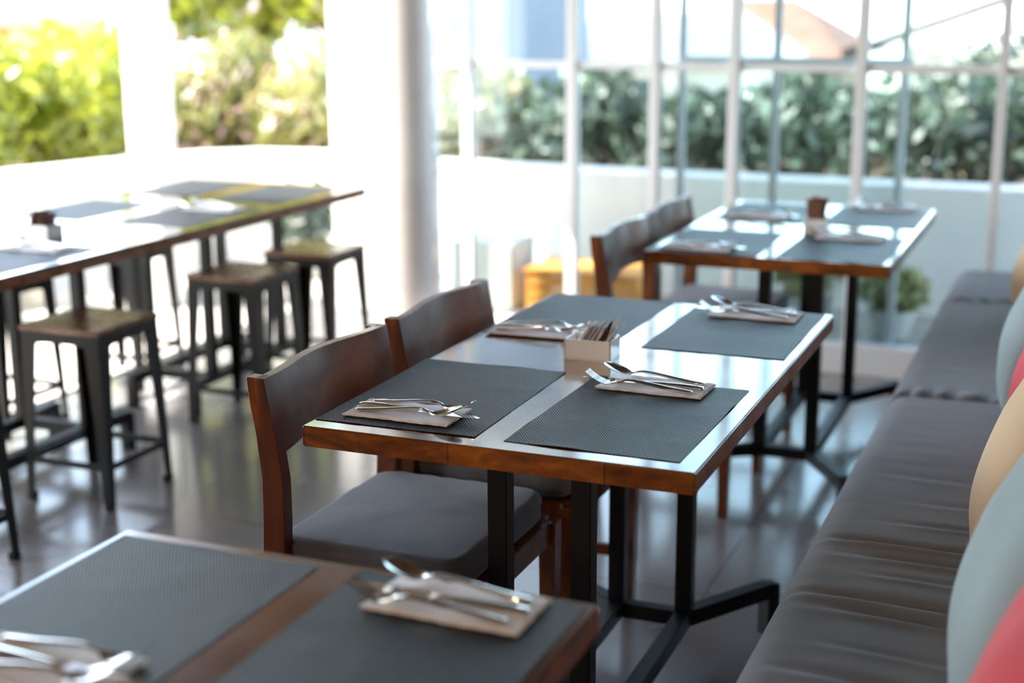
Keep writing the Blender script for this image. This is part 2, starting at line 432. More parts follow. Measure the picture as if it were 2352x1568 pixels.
G = .35
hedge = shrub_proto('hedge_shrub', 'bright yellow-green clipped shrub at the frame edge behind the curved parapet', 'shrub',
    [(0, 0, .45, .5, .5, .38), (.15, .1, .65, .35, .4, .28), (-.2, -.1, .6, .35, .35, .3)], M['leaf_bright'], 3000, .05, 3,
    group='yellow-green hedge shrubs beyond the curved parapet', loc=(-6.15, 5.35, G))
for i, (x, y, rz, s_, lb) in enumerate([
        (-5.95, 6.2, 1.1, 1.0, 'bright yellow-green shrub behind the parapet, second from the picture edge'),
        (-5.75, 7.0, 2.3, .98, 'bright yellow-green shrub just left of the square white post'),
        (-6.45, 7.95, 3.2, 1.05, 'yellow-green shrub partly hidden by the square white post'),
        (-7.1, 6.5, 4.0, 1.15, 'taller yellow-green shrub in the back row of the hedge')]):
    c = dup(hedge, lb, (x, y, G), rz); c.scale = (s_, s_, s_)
olive = shrub_proto('flowering_shrub', 'olive shrub with pale pink blossom below the climber, just right of the square white post', 'shrub',
    [(0, 0, .4, .5, .45, .38), (.2, 0, .6, .32, .35, .3)], M['leaf_olive'], 2600, .045, 11, M['blossom'], 420, .045,
    group='olive shrubs with pink blossom', loc=(-5.5, 8.15, G))
for x, y, rz, lb in ((-4.65, 8.1, 1.2, 'olive shrub with pale pink blossom in the middle of the open bay'),
                     (-3.65, 8.05, 2.9, 'olive shrub with pale pink blossom seen at both sides of the round column')):
    dup(olive, lb, (x, y, G), rz)
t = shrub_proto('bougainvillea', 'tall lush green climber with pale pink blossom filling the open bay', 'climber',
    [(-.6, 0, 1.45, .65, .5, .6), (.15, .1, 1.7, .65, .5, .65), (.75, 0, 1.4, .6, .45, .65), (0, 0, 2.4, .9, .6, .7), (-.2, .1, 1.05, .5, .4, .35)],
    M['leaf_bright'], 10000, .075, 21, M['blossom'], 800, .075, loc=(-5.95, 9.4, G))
t = shrub_proto('red_flowering_bush', 'small bush of red blossom above the hedge at the picture edge', 'bush',
    [(0, 0, .5, .5, .4, .32)], M['leaf_deep'], 700, .06, 31, M['red_blossom'], 900, .07, loc=(-10.3, 11.2, .75 - .3))
t.scale = (1, 1, 1)
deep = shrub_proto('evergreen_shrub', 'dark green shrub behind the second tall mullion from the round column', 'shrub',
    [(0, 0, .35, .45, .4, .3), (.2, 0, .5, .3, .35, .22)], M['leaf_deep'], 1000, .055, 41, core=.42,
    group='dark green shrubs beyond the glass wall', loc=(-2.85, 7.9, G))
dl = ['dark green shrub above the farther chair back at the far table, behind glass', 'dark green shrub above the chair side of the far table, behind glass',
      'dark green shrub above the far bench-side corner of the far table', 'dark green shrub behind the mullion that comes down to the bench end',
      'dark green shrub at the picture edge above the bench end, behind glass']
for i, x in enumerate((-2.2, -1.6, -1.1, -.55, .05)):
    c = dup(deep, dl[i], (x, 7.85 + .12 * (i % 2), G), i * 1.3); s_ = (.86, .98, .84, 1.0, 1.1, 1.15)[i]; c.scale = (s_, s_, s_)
wall_bush = shrub_proto('broad_leaved_tree', 'loose green tree with pale light gaps behind the right-hand glass', 'tree',
    [(0, 0, 1.0, .8, .5, .55), (.7, .1, 1.3, .7, .4, .5), (-.7, 0, .8, .6, .4, .35)], M['leaf_deep'], 1100, .07, 51, core=.3, loc=(-.9, 10.6, -.4))


def potted(name, label, x, y, r, h, leafm, blobs, n, seed):
    t = thing(name, label, 'potted plant', (x, y, 0))
    bm = bmesh.new(); lathe(bm, (0, 0, 0), [(r * .75, 0), (r, h), (r * 1.05, h), (r * 1.05, h + .015), (r * .9, h + .015), (r * .9, h - .02)], 24)
    obj('pot', bm, M['pot'], t, smooth=True)
    obj('foliage', foliage_bm(blobs, n, .035, seed), leafm, t)
    return t


potted('potted_shrub', 'bushy green potted shrub seen under the wall-side table, near the square post', -4.42, 5.75, .10, .12, M['leaf_bright'], [(0, 0, .32, .17, .17, .17)], 500, 61)
potted('potted_shrub', 'green potted shrub seen between the wall-side table legs, left of the square post', -4.72, 5.35, .10, .12, M['leaf_bright'], [(0, 0, .30, .13, .13, .15)], 400, 62)
potted('potted_shrub', 'small potted plant with pale flowers behind the farthest row stool', -3.85, 6.5, .12, .16, M['leaf_deep'], [(0, 0, .34, .2, .2, .18)], 500, 63)
potted('potted_shrub', 'low yellow-green potted plant outside the glass under the far table', -1.15, 6.3, .12, .12, M['leaf_olive'], [(0, 0, .26, .18, .18, .12)], 350, 64)
potted('potted_shrub', 'low potted plant outside the glass beside the bench end', -.76, 6.25, .10, .10, M['leaf_olive'], [(0, 0, .20, .14, .14, .10)], 350, 65)
tag(obj('planter_box', nbox((0, 0, .16), (.32, .3, .32), .01), M['pot'], loc=(-2.66, 6.25, 0)), 'pale grey-green cube planter outside the glass beside the orange box', 'planter')
tag(obj('planter_box', nbox((0, 0, .18), (.34, .3, .36), .01), M['pot'], loc=(-4.78, 4.85, 0)), 'pale green cube planter behind the wall-side table', 'planter')
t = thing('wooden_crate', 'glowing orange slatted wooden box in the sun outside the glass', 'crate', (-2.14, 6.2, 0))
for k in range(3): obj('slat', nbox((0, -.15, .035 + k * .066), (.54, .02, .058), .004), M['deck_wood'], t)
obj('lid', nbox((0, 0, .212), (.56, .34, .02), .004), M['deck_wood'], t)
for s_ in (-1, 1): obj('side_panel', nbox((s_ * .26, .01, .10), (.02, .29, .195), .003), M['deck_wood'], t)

# ------------------------------------------------------------------ houses beyond
def house(name, label, x, y, w_, d_, z1, wallm, roofm, ridge, over=.5, wins=()):
    t = thing(name, label, 'house', (x, y, -3))
    obj('wall', nbox((0, 0, (z1 + 3) / 2), (w_, d_, z1 + 3)), wallm, t)
    bm = bmesh.new(); W, D = w_ / 2 + over, d_ / 2 + over
    a = [(-W, -D, z1 + 3), (W, -D, z1 + 3), (W, D, z1 + 3), (-W, D, z1 + 3)]
    rg = [(-W * .35, 0, z1 + 3 + ridge), (W * .35, 0, z1 + 3 + ridge)]
    v_ = [bm.verts.new(q) for q in a + rg]
    for f_ in ((0, 1, 5, 4), (1, 2, 5), (2, 3, 4, 5), (3, 0, 4), (3, 2, 1, 0)): bm.faces.new([v_[q] for q in f_])
    obj('roof', bm, roofm, t)
    for wx, wz in wins: obj('window', nbox((wx, -d_ / 2 - .02, wz + 3), (.9, .06, 1.1)), M['dark_window'], t)
    return t


house('house', 'beige house front seen through the glass just right of the round column', -8.0, 17.6, 2.1, 2, 4.5, M['house_beige'], M['roof_tile'], 1.5, wins=((-.6, 1.6), (.8, 1.6)))
house('house', 'narrow blue-grey tower house behind the second window bay', -5.8, 14.5, .8, 2, 4.6, M['house_blue'], M['roof_pale'], .8)
house('house', 'white house with a pale sloping roof behind the third window bay', -6.0, 21, 2.6, 3, .62, M['house_white'], M['roof_pale'], .95, over=.4, wins=((-.6, -.4), (.6, -.4)))
house('house', 'low house with a terracotta roof behind the middle window bays', -5.9, 26, 3.4, 4, .52, M['house_beige'], M['roof_tile'], 1.0, over=.4, wins=((-.9, -.6), (.8, -.6)))
t = house('house', 'white house with a dark sloping eave behind the last window bays', .3, 17.5, 4.6, 3, .95, M['house_white'], M['roof_pale'], .8)
bm = bmesh.new(); beam(bm, (-2.85, -2.05, 3.88), (-.95, -2.05, 4.55), .10, .10); obj('eave_board', bm, M['gunmetal'], t)
house('house', 'small house with a reddish roof far above the hedge', -20, 24.0, 3.2, 3, .6, M['house_white'], M['roof_tile'], .7)


# ------------------------------------------------------------------ tables
TH = .7234


def dining_table(label, x0, x1, y0, y1, bx, by, hx=.0765, hy=.335, ax=.14, ay=.225, fz=.13, lx=.20, ly=.12, group=None):
    cx, cyy = (x0 + x1) / 2, (y0 + y1) / 2
    t = thing('dining_table', label, 'table', (cx, cyy, 0), 0, group)
    bm = bmesh.new(); box(bm, (0, 0, TH - .0185), (x1 - x0, y1 - y0, .037), .0025)
    bmesh.ops.recalc_face_normals(bm, faces=bm.faces[:])
    for f_ in bm.faces:
        f_.material_index = 0 if abs(f_.normal.z) > .7 else 1
    obj('tabletop', bm, [M['table_top'], M['table_edge']], t)
    bx -= cx; by -= cyy; T_ = .036
    top = TH - .037
    for s1 in (-1, 1):
        for s2 in (-1, 1):
            px, py = bx + s1 * hx, by + s2 * hy
            obj('post', nbox((px, py, (fz - .01 + top) / 2), (T_, T_, top - fz + .01), .002), M['black'], t)
            bm = bmesh.new(); aax, aay = (ax, ay) if s1 > 0 else (lx, ly); ex_, ey_ = px + s1 * aax, py + s2 * aay
            beam(bm, (px, py, fz - .02), (ex_, ey_, fz - .02), T_, .036)
            a = obj('arm', bm, M['black'], t)
            ang = math.atan2(s2 * aay, s1 * aax)
            obj('foot', nbox((ex_, ey_, fz / 2 - .004), (T_, T_, fz - .006), .002, Matrix.Rotation(ang, 3, 'Z')), M['black'], a)
        obj('floor_rail', nbox((bx + s1 * hx, by, fz - .02), (T_ - .002, 2 * hy, .036), .002), M['black'], t)
    for s2 in (-1, 1): obj('crossbar', nbox((bx, by + s2 * hy, fz - .021), (2 * hx, T_ - .004, .034), .002), M['black'], t)
    obj('mounting_plate', nbox((bx, by, top - .003), (.2, 2 * hy + .1, .006)), M['black'], t)
    return t


dining_table('red-brown wooden table cut off by the lower picture edge, closest to the viewer', -1.182, -.499, .29, 1.49, -.825, .80)
dining_table('sharply focused red-brown wooden table in the middle, set for four', -1.211, -.521, 2.004, 3.218, -.824, 2.475)
dining_table('farthest red-brown wooden table before the glass wall, set for four', -1.188, -.486, 3.90, 5.045, -.785, 4.40)
dining_table('brown wooden table along the garden side, half cut off by the picture edge', -3.46, -2.64, 2.50, 3.715, -3.02, 3.115, hx=.13, hy=.37, ax=.02, ay=.17, lx=.02, ly=.17)
dining_table('brown wooden table along the garden side, nearer the round column', -3.46, -2.64, 3.72, 4.93, -3.02, 4.42, hx=.13, hy=.24, ax=.002, ay=.12, lx=.002, ly=.12)
T = TH


# ------------------------------------------------------------------ chairs
def soft_box_bm(hx, hy, h, r, crown, seed, n=34, wr=.003, freq=9):
    """upholstered cushion, base at z=0: superellipse plan, rounded top edge, crown and puckers"""
    bm = bmesh.new(); NA = 112; rings = []

    def plan(t, sx, sy, e=12):
        c, s_ = math.cos(t), math.sin(t); k = (abs(c) ** e + abs(s_) ** e) ** (-1 / e)
        return c * k * sx, s_ * k * sy
    prof = [(-.010, 0), (-.001, .006), (0, h * .25), (0, h * .5)]
    for i in range(7):
        a = i / 6 * PI / 2; prof.append((-r * (1 - math.cos(a)), h - r + r * math.sin(a)))
    prof.insert(4, (.0025, h - r - .002)); prof.insert(4, (.0025, h - r - .006))
    for off, z in prof:
        ring = []
        for k in range(NA):
            t = 2 * PI * k / NA; x, y = plan(t, hx + off, hy + off)
            pk = 0
            if h * .3 < z < h: pk = wr * nz(t * freq, seed, z * 12)
            ring.append(Vector((x * (1 + pk / hx), y * (1 + pk / hy), z + pk * .5)))
        rings.append(ring)
    for i in range(1, 9):
        q = 1 - i / 9.0; ring = []
        for k in range(NA):
            t = 2 * PI * k / NA; x, y = plan(t, (hx - r) * q, (hy - r) * q, 12 if q > .6 else 6)
            z = h + crown * (1 - q ** 2) + .0012 * nz(x * 25, y * 25, seed)
            if q > .8: z += wr * .5 * nz(t * freq * 1.4, seed + 3)
            ring.append(Vector((x, y, z)))
        rings.append(ring)
    loft(bm, rings)
    return bm


def chair_proto(label, loc):
    t = thing('dining_chair', label, 'chair', loc, 0)
    path = [(.787, -.213, .036), (.74, -.208, .038), (.68, -.198, .041), (.60, -.190, .044), (.52, -.192, .046), (.40, -.198, .046), (.2, -.203, .042), (0, -.214, .034)]
    for s_ in (-1, 1):
        bm = bmesh.new(); hw = .0145; yc = s_ * .2195
        loft(bm, [[(x, yc - hw, z), (x + d, yc - hw, z), (x + d, yc + hw, z), (x, yc + hw, z)] for z, x, d in path])
        bmesh.ops.bevel(bm, geom=bm.edges[:], offset=.002, segments=1, affect='EDGES')
        obj('rear_post', bm, M['chair_wood'], t, smooth=30)
    # curved back board
    bm = bmesh.new(); ny, nzv = 24, 8

    def fx(y, z):
        k = (z - .650) / .137
        base = -.1525 - .0238 * k
        return base - .0125 * (1 + math.cos(PI * min(1, abs(y) / .21)))

    def bt(i, j):
        y = -.2335 + .467 * i / ny; lo = .650 + .010 * math.cos(PI * y / .42); z = lo + (.787 - lo) * j / nzv
        return Vector((fx(y, z), y, z))
    slab_from_grid(bm, ny, nzv, lambda i, j: bt(i, j), lambda i, j: bt(i, j) - Vector((.018, 0, 0)))
    obj('backrest', bm, M['chair_wood'], t, smooth=45)
    fr = bmesh.new()
    box(fr, (.185, 0, .402), (.026, .40, .05), .002); box(fr, (-.17, 0, .402), (.026, .40, .05), .002)
    for s_ in (-1, 1): box(fr, (.005, s_ * .2195, .402), (.35, .024, .05), .002)
    box(fr, (.005, 0, .422), (.36, .42, .010), .002)
    obj('seat_frame', fr, M['chair_wood'], t)
    for s_ in (-1, 1):
        bm = bmesh.new(); x, y = .188, s_ * .216
        loft(bm, [[(x - a, y - a, z), (x + a, y - a, z), (x + a, y + a, z), (x - a, y + a, z)] for z, a in ((0, .013), (.2, .016), (.42, .018))])
        obj('front_leg', bm, M['chair_wood'], t)
        obj('side_stretcher', nbox((-.005, s_ * .2165, .16), (.36, .016, .028), .002), M['chair_wood'], t)
    c = obj('seat_cushion', soft_box_bm(.184, .210, .060, .015, .009, 2., wr=.002, freq=8), M['seat_fabric'], t, smooth='all'); c.location = (.0, 0, .4275)
    return t


ch = chair_proto('wooden chair with grey seat cushion at the near corner of the middle table', (-1.13, 2.275, 0))
dup(ch, 'wooden chair at the middle table, behind the chair whose whole grey cushion shows', (-1.125, 2.79, 0))
dup(ch, 'wooden chair at the far table, its orange-brown post facing us clear of the table', (-1.078, 3.955, 0))
dup(ch, 'last wooden chair at the far table, closest to the glass wall', (-1.078, 4.43, 0))


# ------------------------------------------------------------------ stools
def stool_proto(label, loc):
    t = thing('metal_stool', label, 'stool', loc, 0, 'square metal stools with wooden seats')
    SH = .528
    bm = bmesh.new(); box(bm, (0, 0, SH - .008), (.284, .284, .016), .003); obj('seat', bm, M['stool_wood'], t)
    bm = bmesh.new()
    for i in range(4):
        R_ = Matrix.Rotation(i * PI / 2, 3, 'Z')
        # skirt with arched lower edge
        n_ = 14; top = []; bot = []
        for k in range(n_ + 1):
            u = -1 + 2 * k / n_
            dz = .03 + .035 * abs(u) ** 4
            for zz, lst in ((SH - .016, top), (SH - .016 - dz, bot)):
                off = .138 + (SH - .016 - zz) * .04
                lst.append((R_ @ Vector((u * .138, -off, zz)), R_ @ Vector((u * .138, -off + .004, zz))))
        loft(bm, [[top[k][0], bot[k][0], bot[k][1], top[k][1]] for k in range(n_ + 1)])
    obj('skirt', bm, M['gunmetal'], t)
    for sx_ in (-1, 1):
        for sy_ in (-1, 1):
            bm = bmesh.new(); rings = []
            for z, o_, w_ in ((0, .150, .020), (.02, .150, .024), (.25, .1445, .036), (.46, .139, .05), (SH - .017, .138, .058)):
                X, Y = sx_ * o_, sy_ * o_; th = .005; a, b = -sx_, -sy_
                rings.append([(X, Y, z), (X + a * w_, Y, z), (X + a * w_, Y + b * th, z), (X + a * th, Y + b * th, z), (X + a * th, Y + b * w_, z), (X, Y + b * w_, z)])
            loft(bm, rings); lg = obj('leg', bm, M['gunmetal'], t)
            obj('rubber_foot', nbox((sx_ * .140, sy_ * .140, .010), (.026, .026, .020), .003), M['black'], lg)
    for i in range(4):
        R_ = Matrix.Rotation(i * PI / 2, 3, 'Z'); bm = bmesh.new()
        beam(bm, R_ @ Vector((-.14, -.143, .125)), R_ @ Vector((.14, -.143, .125)), .008, .02, .001)
        obj('footrest_bar', bm, M['gunmetal'], t)
    return t


st = stool_proto('metal stool whose whole wooden seat and all legs show in front of the garden-side tables', (-2.69, 3.285, 0))
for x, y, rz, lb in ((-2.69, 2.605, 0, 'metal stool cut off by the picture edge, only a slanted dark leg showing'),
                     (-2.70, 4.12, 0, 'metal stool between the clearest stool and the one near the column'),
                     (-2.70, 4.62, 0, 'metal stool nearest the round column, its seat reflecting green'),
                     (-3.42, 3.10, .06, 'metal stool on the parapet side of the tables, partly cut off by the picture edge'),
                     (-3.44, 3.72, -.05, 'metal stool on the parapet side behind the stool with the clearest seat'),
                     (-3.42, 4.40, .04, 'metal stool on the parapet side nearest the square white post')):
    dup(st, lb, (x, y, 0), rz)


# ------------------------------------------------------------------ bench and pillows
def bench_cushion(label, y0, y1, seed, wrinkles=1., pucker_near=0., pucker_far=0.):
    t = thing('bench_cushion', label, 'cushion', (0, (y0 + y1) / 2, .0), 0)
    ln = y1 - y0; x0, x1 = -.435, .20; H0, H1 = .36, .46
    bm = bmesh.new(); nx, ny = 44, max(40, int(ln * 150)); mid = (y0 + y1) / 2

    def edge(d, r): return 0. if d >= r else r - math.sqrt(max(0, r * r - (r - d) ** 2))

    def hgt(x, y):
        z = H1 - edge(x - x0, .055) - edge(y - y0, .016) - edge(y1 - y, .016)
        u = (x - x0)
        # long soft creases across the seat
        if wrinkles:
            q = y + .05 * nz(x * 2.2, y * 1.4, seed) + .03 * x
            a = 0
            for yc, am, wd, xs_ in ((1.80, .7, .012, .0), (1.93, 1.3, .016, .02), (2.03, .6, .010, .08), (2.16, 1.0, .012, .05), (2.22, 1.5, .016, .0), (2.33, .5, .010, .1), (2.42, 1.0, .014, .04), (2.50, 1.5, .016, .0), (2.62, .7, .012, .10), (2.75, .45, .012, .12), (2.9, .3, .014, .05)):
                d = (q - yc) / wd
                a += am * (-math.exp(-d * d) + .8 * math.exp(-(d + 1.7) ** 2)) * min(1, max(0, (u - xs_) * 9)) * (.75 + .5 * nz(x * 6, yc * 9))
            z += .0075 * a * wrinkles
        z += .0012 * nz(x * 7, y * 22, seed) + .004 * math.sin(PI * min(1, u / .55))
        for P_, d in ((pucker_near, y - y0), (pucker_far, y1 - y)):
            if P_: z += P_ * 2.3 * (abs(math.sin(x * 48 + 2 * nz(x * 9, 0, seed))) - .5) * math.exp(-(d / .06) ** 2)
        return z
    slab_from_grid(bm, nx, ny,
        lambda i, j: (lambda x, y: Vector((x, y - mid, hgt(x, y))))(x0 + (x1 - x0) * (i / nx) ** 1.25, y0 + .002 + (ln - .004) * j / ny),
        lambda i, j: Vector((x0 + (x1 - x0) * (i / nx) ** 1.25, y0 + .002 + (ln - .004) * j / ny - mid, H0)))
    obj('pad', bm, M['bench_fabric'], t, smooth='all')
    bm = bmesh.new(); n_ = int(ln * 30)
    tube(bm, [(x0 - .001 + .001 * nz(k, seed), y0 + .01 + (ln - .02) * k / n_ - mid, H1 - .054) for k in range(n_ + 1)], .004, 8)
    obj('piping', bm, M['bench_fabric'], t, smooth='all')
    return t


t = thing('bench', 'long wall bench under the taupe grey seat cushions', 'bench', (0, 2.95, 0))
bm = bmesh.new(); box(bm, (-.105, 0, .18), (.57, 4.96, .355), .004); obj('plinth', bm, M['plinth_wood'], t)
bm = bmesh.new(); box(bm, (.30, 0, .46), (.18, 4.96, .92), .01); obj('back_panel', bm, M['bench_fabric'], t)
bench_cushion('longest creased taupe grey bench cushion, closest to the viewer', .55, 3.545, 1., 1., 0, .0)
bench_cushion('taupe grey bench cushion with gathered seam, between the two other seat cushions', 3.55, 4.80, 4., 0., .010, .006)
bench_cushion('short taupe grey bench cushion at the glass wall end', 4.805, 5.40, 7., 0., .010, 0)


def pillow(label, y, x, size, th, lean, yaw_, mtl, seed, z=.468, roll=0.):
    bm = bmesh.new(); n_ = 36

    def sh(i, j, s_):
        u, v_ = -1 + 2 * i / n_, -1 + 2 * j / n_
        pin = 1 - .07 * (u * u) * (1 - v_ * v_) * 0 - .0
        ku = 1 - .10 * (1 - v_ * v_) * 0; X = size / 2 * u * (1 - .09 * (1 - abs(v_) ** 2) * abs(u) ** 3); Y = size / 2 * v_ * (1 - .09 * (1 - abs(u) ** 2) * abs(v_) ** 3)
        h = th / 2 * ((1 - abs(u) ** 2.6) * (1 - abs(v_) ** 2.6)) ** .45
        h *= 1 + .10 * nz(u * 1.6 + seed, v_ * 1.6, s_)
        edge_w = .008 * nz(u * 9, v_ * 9, seed) * (abs(u) ** 6 + abs(v_) ** 6)
        return Vector((s_ * h + .002 * s_, X + edge_w, Y))
    slab_from_grid(bm, n_, n_, lambda i, j: sh(i, j, -1), lambda i, j: sh(i, j, 1))
    o = obj('pillow', bm, mtl, smooth='all')
    o.rotation_euler = (roll, lean, yaw_)
    o.location = (x, y, z + size / 2 * math.cos(lean) + .01)
    return tag(o, label, 'pillow')


pillow('coral red pillow at the lower corner, closest to the viewer', 1.40, .012, .42, .20, .32, 0, M['coral'], 1)
pillow('blue-grey pillow between the closest coral pillow and the large beige pillow', 1.86, .008, .48, .21, .35, .05, M['bluegrey'], 2)
pillow('large beige pillow in the middle of the bench', 2.50, -.005, .50, .20, .38, -.05, M['beige'], 3)
pillow('coral red pillow just beyond the large beige pillow', 3.08, -.008, .42, .18, .35, .04, M['coral'], 4)
pillow('blue-grey pillow beyond the farther coral pillow', 3.52, -.044, .44, .20, .33, -.06, M['bluegrey'], 5)
pillow('beige pillow at the far end of the bench', 4.55, -.075, .42, .20, .33, 0, M['beige'], 6)


# ------------------------------------------------------------------ table settings
def placemat(label, x, y, seed, rz=0.):
    bm = bmesh.new(); nx, ny = 30, 44; hx, hy = .1495, .2275

    def zz(X, Y):
        e = max(abs(X) / hx, abs(Y) / hy)
        return .0010 + .0016 * max(0, nz(X * 7 + seed * 3, Y * 7, seed)) + .0008 * max(0, nz(X * 20, Y * 20, seed)) + .0020 * max(0, e - .93) / .07 * max(0, nz(X * 12 + seed, Y * 12, 3))
    f = lambda i, j, t: (lambda X, Y: Vector((X, Y, zz(X, Y) + (t - 1) * .0008)))(-hx + 2 * hx * i / nx, -hy + 2 * hy * j / ny)
    slab_from_grid(bm, nx, ny, lambda i, j: f(i, j, 1), lambda i, j: f(i, j, 0))
    o = obj('placemat', bm, M['mat'], smooth=30, loc=(x, y, T), rotz=rz)
    return tag(o, label, 'placemat', 'dark grey woven placemats')


def strip_rings(prof, nseg=6):
    """prof: (s, z, halfwidth, thick, dish)"""
    rings = []
    for s_, z, hw, th, ds in prof:
        top = [Vector((s_, hw * (2 * k / nseg - 1), z + th + ds * ((2 * k / nseg - 1) ** 2))) for k in range(nseg + 1)]
        bot = [Vector((s_, hw * (2 * k / nseg - 1) * .9, z + ds * ((2 * k / nseg - 1) ** 2) * .95)) for k in range(nseg, -1, -1)]
        rings.append(top + bot)
    return rings


HANDLE = [(0, .0010, .0024, .0016, 0), (.003, .0010, .0055, .0030, -.0012), (.015, .0012, .0068, .0038, -.0020), (.05, .0045, .0056, .0040, -.0020), (.09, .0098, .0038, .0038, -.0016), (.118, .0118, .0027, .0036, -.0012), (.132, .0098, .0028, .0032, -.0008)]


def smooth_prof(pf, k=4):
    out = []
    for i in range(len(pf) - 1):
        p0, p1, p2, p3 = pf[max(i - 1, 0)], pf[i], pf[i + 1], pf[min(i + 2, len(pf) - 1)]
        for j in range(k):
            t = j / k
            out.append(tuple(.5 * (2 * b + (c - a) * t + (2 * a - 5 * b + 4 * c - d) * t * t + (3 * b - a - 3 * c + d) * t ** 3) for a, b, c, d in zip(p0, p1, p2, p3)))
    out.append(pf[-1]); return out


def spoon_bm():
    bm = bmesh.new()
    pf = HANDLE + [(.142, .0055, .0065, .0020, .001), (.150, .0030, .0140, .0016, .0040), (.162, .0034, .0195, .0014, .0068), (.176, .0085, .0200, .0014, .0062), (.188, .0150, .0160, .0014, .0038), (.196, .0200, .0085, .0014, .001), (.1985, .0215, .0020, .0014, 0)]
    loft(bm, strip_rings(smooth_prof(pf), 8)); return bm


def fork_bm():
    bm = bmesh.new()
    pf = HANDLE + [(.140, .0060, .0050, .0022, 0), (.148, .0035, .0115, .0018, .001), (.156, .0025, .0125, .0018, .0012), (.160, .0028, .0125, .0018, .0012)]
    loft(bm, strip_rings(smooth_prof(pf), 8))
    for k in range(4):
        y = -.0105 + .007 * k
        path = [(.159, .0030, .0022), (.170, .0055, .0019), (.183, .0110, .0016), (.195, .0185, .0013), (.201, .0235, .0007)]
        loft(bm, [[(s_, y - hw, z), (s_, y + hw, z), (s_, y + hw, z + .0017), (s_, y - hw, z + .0017)] for s_, z, hw in smooth_prof(path, 3)])
    return bm


def knife_bm():
    bm = bmesh.new()
    pf = [(0, .001, .0030, .003, 0), (.004, .0006, .0078, .0055, -.0015), (.03, .0006, .0082, .0070, -.0028), (.075, .0008, .0068, .0066, -.0025), (.108, .001, .0055, .0052, -.0018), (.116, .0015, .0050, .0034, 0), (.122, .0018, .0085, .0018, 0), (.15, .0018, .0095, .0014, 0), (.20, .0018, .0095, .0012, 0), (.224, .0018, .0070, .0010, 0), (.2340, .0018, .0015, .0008, 0)]
    loft(bm, strip_rings(smooth_prof(pf), 6)); return bm


def napkin_bm():
    bm = bmesh.new()
    for k, (w_, d_, z0, off) in enumerate(((.200, .104, 0, 0), (.196, .101, .0017, .002))):
        nx, ny = 40, 18

        def q(i, j, t, k=k, w_=w_, d_=d_, z0=z0, off=off):
            u, v_ = i / nx, j / ny
            x = -w_ / 2 + w_ * u; y = -d_ / 2 + d_ * v_
            ex_ = abs(2 * v_ - 1) ** 8
            y += .0052 * nz(x * 48, k * 5., 1) * (ex_) ; x += .003 * nz(y * 45, k * 7., 2) * abs(2 * u - 1) ** 8 + off
            return Vector((x, y, z0 + t * .0015 + .0014 * (1 + nz(x * 28, y * 28, 7)) * (.4 + .6 * t)))
        slab_from_grid(bm, nx, ny, lambda i, j: q(i, j, 1), lambda i, j: q(i, j, 0))
    return bm


P_SPOON = obj('spoon', spoon_bm(), M['steel'], smooth='all')
P_FORK = obj('fork', fork_bm(), M['steel'], smooth=50)
P_KNIFE = obj('knife', knife_bm(), M['steel'], smooth=40)
P_NAP = obj('napkin', napkin_bm(), M['napkin'], smooth=50)
first = {'used': False}
ZN = T + .0030


def setting(where, x, y, rz, jit=(0, 0, 0, 0), first=first):
    """napkin centred on x,y; cutlery handles towards local -X; where = phrase that singles the setting out"""
    c, s_ = math.cos(rz), math.sin(rz)

    def place(o, lx, ly, z, a, label, cat, grp):
        if first['used']: o = o.copy(); col.objects.link(o)
        o.location = (x + c * lx - s_ * ly, y + s_ * lx + c * ly, z); o.rotation_euler = (0, 0, rz + a)
        tag(o, label, cat, grp)
    place(P_NAP, 0, 0, ZN, 0, 'folded pinkish-white napkin ' + where, 'napkin', 'folded napkins')
    zc = ZN + .0060
    place(P_KNIFE, -.092, .002 + jit[1], zc, jit[0], 'steel knife on the napkin ' + where, 'knife', 'steel knives')
    place(P_FORK, -.080, .034 + jit[2], zc, jit[3], 'steel fork on the napkin ' + where, 'fork', 'steel forks')
    place(P_SPOON, -.084, -.030, zc, -jit[0], 'steel spoon on the napkin ' + where, 'spoon', 'steel spoons')
    first['used'] = True


PX = [(-1.060, 2.273, 2.6), (-.704, 2.272, 3.9), (-.688, 2.978, 5.1), (-1.060, 2.997, 6.7)]
mats = [
    ('dark grey woven placemat at the near chair-side corner of the middle table', -1.060, 2.273, .01),
    ('dark grey woven placemat at the near bench-side corner of the middle table', -.704, 2.273, -.01),
    ('dark grey woven placemat at the far bench-side corner of the middle table', -.690, 2.980, .0),
    ('dark grey woven placemat behind the sugar box, far chair side of the middle table', -1.052, 2.990, -.02),
    ('dark grey woven placemat on the closest table, chair side of the bare wood strip', -1.020, 1.240, .0),
    ('dark grey woven placemat on the closest table, bench side of the bare wood strip', -.663, 1.250, .0),
    ('dark grey woven placemat at the near chair-side corner of the far table', -1.012, 4.130, .02),
    ('dark grey woven placemat at the near bench-side corner of the far table', -.655, 4.140, -.01),
    ('dark grey woven placemat at the far bench-side corner of the far table', -.650, 4.800, .0),
    ('dark grey woven placemat at the far chair-side corner of the far table', -1.005, 4.790, .0),
    ('dark grey placemat on the garden-side table, cut off by the picture edge', -2.835, 3.14, .0),
    ('dark grey placemat on the stool side of the garden-side table before the square post', -2.850, 4.02, .03),
    ('dark grey placemat at the column end of the garden-side tables', -2.860, 4.62, .0),
    ('dark grey placemat on the parapet side behind the table box', -3.27, 4.02, .0),
    ('dark grey placemat on the parapet side at the far end of the garden-side tables', -3.28, 4.65, .0)]
for i, (lb, x, y, rz) in enumerate(mats): placemat(lb, x, y, 1.7 * i + 1, rz)

